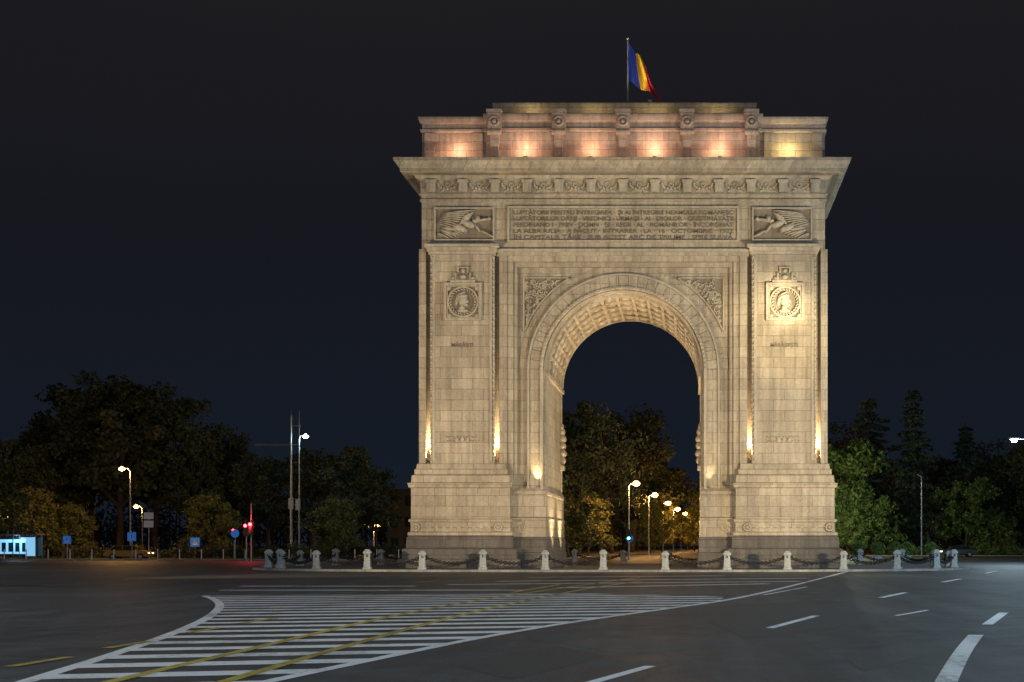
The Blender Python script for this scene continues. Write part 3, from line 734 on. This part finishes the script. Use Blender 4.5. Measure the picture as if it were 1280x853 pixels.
# ================================================================ STREET FURNITURE
def street_lamp(x, y, h, col, energy, glow, arm=1.6, ang=0.0, soft=.25, bulb=1.0):
    e = empty('street_lamp', (x, y, 0), (0, 0, ang)); b = B()
    b.cyl((0,0,0),(0,0,1),.13,.11,10); b.cyl((0,0,1),(0,0,h-.3),.09,.055,10)
    b.cyl((0,0,0),(0,0,.12),.22,.2,10)
    s = 1
    b.cyl((0,0,h-.35),(s*arm*.5,0,h),.05,.045,8); b.cyl((s*arm*.5,0,h),(s*arm,0,h+.05),.045,.04,8)
    b.box(arm-.05, arm+.75, -.15,.15,h+.0,h+.14,1)
    b.ell((arm+.38,0,h-.04),(.26*bulb,.15*bulb,.17*bulb),None,2)
    light('lamp', 'POINT', (arm+.38, 0, h-.45), energy, col, e, size=soft)
    b.obj('pole', ['pole', 'lampbody', glow], e)
    return e
OR = (1.0, .50, .15); CO = (.62, .85, 1.0)
X = lambda px, d: (px-VX)*d/F_
street_lamp(X(163,140), 140, 9.3, OR, 2600, 'orange', .5, math.pi, bulb=1.3)
street_lamp(X(178,195), 195, 7, OR, 1500, 'orange', .5, math.pi, bulb=1.4)
street_lamp(X(10,158), 158, 5.2, OR, 900, 'orange', 1.0, math.pi, bulb=1.2)
street_lamp(X(467,185), 185, 4.2, OR, 900, 'orange', .3, 0, bulb=1.4)
street_lamp(X(374,150), 150, 13.4, CO, 500, 'white', .3, 0, bulb=1.3)
for i, d in enumerate((167, 205, 245, 285, 325, 370, 420, 480, 550)):
    x = -12.1+.0314*d
    street_lamp(x-.9, d, 9.0, OR, 5200, 'orange', .5, 0, bulb=1.2+d/300)
for d in (190, 260, 340, 430): street_lamp(-12.1+.0314*d+15.5, d, 9.0, OR, 3600, 'orange', .9, math.pi, bulb=1.5)
street_lamp(X(1280,111)+.6, 111, 10, CO, 5000, 'white', 1.0, math.pi)
street_lamp(X(1015,150), 150, 9, (.95, 1, .65), 4200, 'white', 1.2, 0)  # this and the next: unseen lamps added behind the pier to light the trees
street_lamp(X(1020,176), 176, 6, (.95, 1, .65), 4000, 'white', 1.2, 0)
for x, y_, en in ((34,62,19000),(24,30,11500),(10,-8,9500),(-19,-2,6500),(-35,30,6500),(-58,76,6500)):
    street_lamp(x, y_, 10, CO if x > 0 else (.90,.93,.96), en, 'white', 1.6, math.pi if x > 0 else 0)
b = B(); b.cyl((0,0,0),(0,0,15.6),.15,.08,10); b.cyl((-4,0,12.4),(1.0,0,12.4),.03,.03,6); b.box(-.25,.25,-.2,.1,5.4,6.6,1); b.box(.5,1.0,-.15,.15,5.3,6.5,1); b.cyl((.2,0,5.9),(.6,0,5.9),.04,n=6)
b.cyl((0,0,15.6),(0,0,16.3),.02,.01,6); b.obj('catenary_mast', ['pole', 'pole'], loc=(X(364,150), 150, 0))
b = B(); b.cyl((0,0,13.4),(0,0,16.2),.05,.02,8); b.cyl((-.5,0,10.5),(.0,0,10.5),.03,n=6); b.cyl((-.8,0,14.5),(.2,0,14.5),.03,n=6); b.obj('antenna', ['pole'], loc=(X(374,150), 150, 0))
b = B(); b.cyl((0,0,0),(0,0,8.4),.08,.05,8); b.cyl((0,0,8.4),(-.5,0,8.7),.04,n=6); b.obj('pole', ['pole'], loc=(X(1152,140), 140, 0))
# slim white posts along the far kerb
pp = B(); pp.cyl((0,0,0),(0,0,.85),.05,.05,8); pp.ell((0,0,.88),(.07,.07,.07)); pf = None
for i in range(22):
    loc = (-66+i*2.1, 131.9, .13)
    if pf is None: pf = pp.obj('pavement_post', ['signwhite'], loc=loc)
    else:
        o = bpy.data.objects.new('pavement_post', pf.data); sc.collection.objects.link(o); o.location = loc
def sign_round(x, y_, h, kind, r=.35):
    b = B(); b.cyl((0,0,0),(0,0,h+r),.04,n=8)
    if kind == 'blue_sq':
        b.box(-r,r,-.07,-.05,h-r,h+r,1); b.add([(-r*.6,-.075,h-r*.6),(r*.6,-.075,h-r*.6),(0,-.075,h+r*.65)],[(0,1,2)],2)
        b.ell((0,-.08,h+.05),(.05,.01,.16),None,3,6,4); b.cyl((0,-.08,h-.02),(-.12,-.08,h-.18),.02,n=5,mi=3); b.cyl((0,-.08,h-.02),(.12,-.08,h-.18),.02,n=5,mi=3)
    elif kind == 'blue_rd':
        b.cyl((0,-.07,h),(0,-.05,h),r,n=20,mi=1); b.cyl((-.13,-.085,h+.13),(.1,-.085,h-.12),.035,n=5,mi=2); b.cyl((.14,-.085,h-.16),(.14,-.085,h+.04),.03,n=5,mi=2)
    else:
        b.box(-r,r,-.07,-.05,h-r*.7,h+r*.7,2); b.box(-r,r,-.07,-.05,h-r*2.4,h-r*1.0,2)
    b.obj('traffic_sign', ['pole', 'signblue', 'signwhite', 'iron'], loc=(x, y_, 0))
sign_round(X(84,135), 135, 2.0, 'blue_sq', .38); sign_round(X(165,134), 134, 2.3, 'blue_sq', .42); sign_round(X(186,128), 128, 4.2, 'white', .45)
sign_round(X(294,132), 132, 2.6, 'blue_rd', .4); sign_round(X(787,150), 150, 2.2, 'blue_rd', .4); sign_round(X(244,150), 150, 1.8, 'blue_sq', .5)
def traffic_light(x, y_, h, lit, top=None):
    b = B(); b.cyl((0,0,0),(0,0,top or h+.6),.07,.05,10); b.box(-.18,.18,-.3,-.05,h-.5,h+.55,1)
    b.box(-.26,.26,-.06,-.04,h-.6,h+.65,1)
    for i, m in enumerate(('red', 'iron', 'green')):
        mi = {'red': 2, 'green': 3}.get(m, 1) if m == lit else 1
        z = h+.36-.34*i; b.cyl((0,-.33,z),(0,-.3,z),.15,n=14,mi=mi); b.torus((0,-.34,z),.16,.02,'y',14,4,1)
    b.obj('traffic_light', ['pole', 'iron', 'red', 'green'], loc=(x, y_, 0))
traffic_light(X(314,125), 125, 3.0, 'red', 5.3); traffic_light(X(308,127), 127, 2.9, 'red'); traffic_light(X(293,140), 140, 2.6, 'red'); traffic_light(X(786,142), 142, 2.5, 'green')
light('signal_light', 'POINT', (X(314,125), 124.3, 3.3), 350, (1, .03, .03), size=.12)
e = empty('bus_shelter', (X(20,133), 133, .13)); b = B()
b.box(-2.4,2.4,-.8,.9,2.3,2.45,0)
for xx in (-2.2, 0, 2.2):
    for yy in (-.6, .7): b.cyl((xx,yy,0),(xx,yy,2.3),.05,n=8)
b.box(-2.2,2.2,.72,.76,.25,2.1,1); b.box(-1.8,1.2,.2,.55,.42,.48,0); b.cyl((-1.5,.4,0),(-1.5,.4,.42),.04,n=6); b.cyl((.9,.4,0),(.9,.4,.42),.04,n=6)
b.box(1.2,2.15,-.6,-.5,.3,2.1,2); b.box(-1.9,.9,.66,.71,.5,1.9,2)
for i in range(4): b.box(-1.7+i*.66,-1.3+i*.66,.62,.65,.7,1.6,1)
b.obj('shelter_frame', ['lampbody', 'glass', 'panelglow'], e); light('lamp', 'POINT', (0,0,2.1), 110, (.35,.7,1), e, size=.3)
def car(x, y_, ang, paint_):
    e = empty('car', (x, y_, 0), (0, 0, ang)); b = B()
    prof = [(-2.15,.35),(-2.2,.62),(-2.1,.86),(-1.3,.95),(1.2,.95),(2.0,.82),(2.18,.6),(2.12,.32)]
    b.prism(prof, -.85, .85, 0)
    n0 = [(-1.75,.95),(-1.2,1.38),(.35,1.42),(1.15,.95)]
    vs = [(x_, -.78 if z < 1 else -.6, z) for x_, z in n0]+[(x_, .78 if z < 1 else .6, z) for x_, z in n0]
    b.add(vs, [(0,1,2,3),(7,6,5,4),(0,4,5,1),(2,6,7,3)], 1); b.add(vs, [(1,5,6,2)], 0)
    b.box(-1.15,.35,-.6,.6,1.405,1.44,0)
    for xx in (-1.75,-.45,1.12):
        for s in (-1, 1): b.cyl((xx,s*.8,.95),(xx*.72 if xx != -.45 else -.42, s*.62,1.42),.035,n=5,mi=0)
    for xx in (-1.35, 1.35):
        for s in (-1, 1):
            b.cyl((xx,s*.68,.33),(xx,s*.9,.33),.33,n=20,mi=2); b.cyl((xx,s*.89,.33),(xx,s*.915,.33),.19,n=12,mi=3)
    for s in (-.6, .6):
        b.ell((2.1,s,.66),(.08,.17,.08),None,4); b.ell((-2.14,s,.72),(.05,.17,.08),None,5)
    b.obj('car_body', [paint_, 'glass', 'rubber', 'pole', 'warmglow', 'redlamp'], e)
M['redlamp'] = emis('tail_lamp', (1, .05, .03), 5)
car(X(198,146), 138.5, .05, 'caryel'); car(X(1205,172), 176, 3.14, 'cardark')
def building(name, x, y_, wdt, dep, h, floors, cols, lit):
    e = empty(name, (x, y_, .13)); b = B(); b.box(-wdt/2, wdt/2, 0, dep, 0, h, 0)
    b.stack(-wdt/2, wdt/2, 0, dep, [(.05,h+.002),(.35,h+.1),(.35,h+.3),(0,h+.35)], 0); fh = h/floors; rd = random.Random(lit)
    for i in range(floors):
        for j in range(cols):
            cx = -wdt/2+wdt*(j+.5)/cols; z = i*fh+fh*.3; ww = wdt/cols*.28
            b.box(cx-ww, cx+ww, -.02, .05, z, z+fh*.48, 1); b.box(cx-ww-.08, cx+ww+.08, -.12, .02, z-.12, z-.003, 0)
            b.box(cx-.03, cx+.03, -.04, 0, z, z+fh*.48, 0)
    b.obj('walls_and_windows', ['plaster', 'glass'], e)
building('pavilion', X(497,200), 208, 6.5, 8, 9.5, 3, 3, 3)
building('apartment_building', X(1300,235), 235, 9, 12, 11, 4, 4, 5)

# ================================================================ SKY + CAMERA
wd = bpy.data.worlds.new("World"); sc.world = wd; wd.use_nodes = True; nt = wd.node_tree; nt.nodes.clear()
out = nt.nodes.new('ShaderNodeOutputWorld'); bg = nt.nodes.new('ShaderNodeBackground')
tc = nt.nodes.new('ShaderNodeTexCoord'); sp = nt.nodes.new('ShaderNodeSeparateXYZ'); nt.links.new(tc.outputs['Generated'], sp.inputs[0])
nz = noise(nt, tc.outputs['Generated'], 2.2, 4, .5)
ma = nt.nodes.new('ShaderNodeMath'); ma.operation = 'MULTIPLY_ADD'; nt.links.new(nz.outputs[0], ma.inputs[0]); ma.inputs[1].default_value = .12; nt.links.new(sp.outputs[2], ma.inputs[2])
r = ramp(nt, [(0.0, (.0090,.0150,.0250)), (.12, (.0072,.0106,.0182)), (.28, (.0082,.0088,.0128)), (.45, (.0125,.0117,.0138))])
nt.links.new(ma.outputs[0], r.inputs[0])
sky = nt.nodes.new('ShaderNodeTexSky'); sky.sky_type = 'NISHITA'; sky.sun_disc = False; sky.sun_elevation = math.radians(-6); sky.sun_rotation = math.radians(200)
bg2 = nt.nodes.new('ShaderNodeBackground'); nt.links.new(sky.outputs[0], bg2.inputs[0]); bg2.inputs[1].default_value = .004
bg.inputs[1].default_value = 1.0; nt.links.new(r.outputs[0], bg.inputs[0])
ad = nt.nodes.new('ShaderNodeAddShader'); nt.links.new(bg.outputs[0], ad.inputs[0]); nt.links.new(bg2.outputs[0], ad.inputs[1]); nt.links.new(ad.outputs[0], out.inputs[0])

cam = bpy.data.cameras.new('camera'); co = bpy.data.objects.new('camera', cam); sc.collection.objects.link(co)
co.location = (0, 0, CH); co.rotation_euler = (math.pi/2, 0, 0)
cam.sensor_width = 36; cam.lens = F_/1280*36; cam.shift_x = -(VX-640)/1280; cam.shift_y = (HY-426.5)/1280; cam.clip_end = 6000
sc.camera = co
sc.view_settings.view_transform = 'Standard'; sc.view_settings.look = 'None'; sc.view_settings.exposure = 0
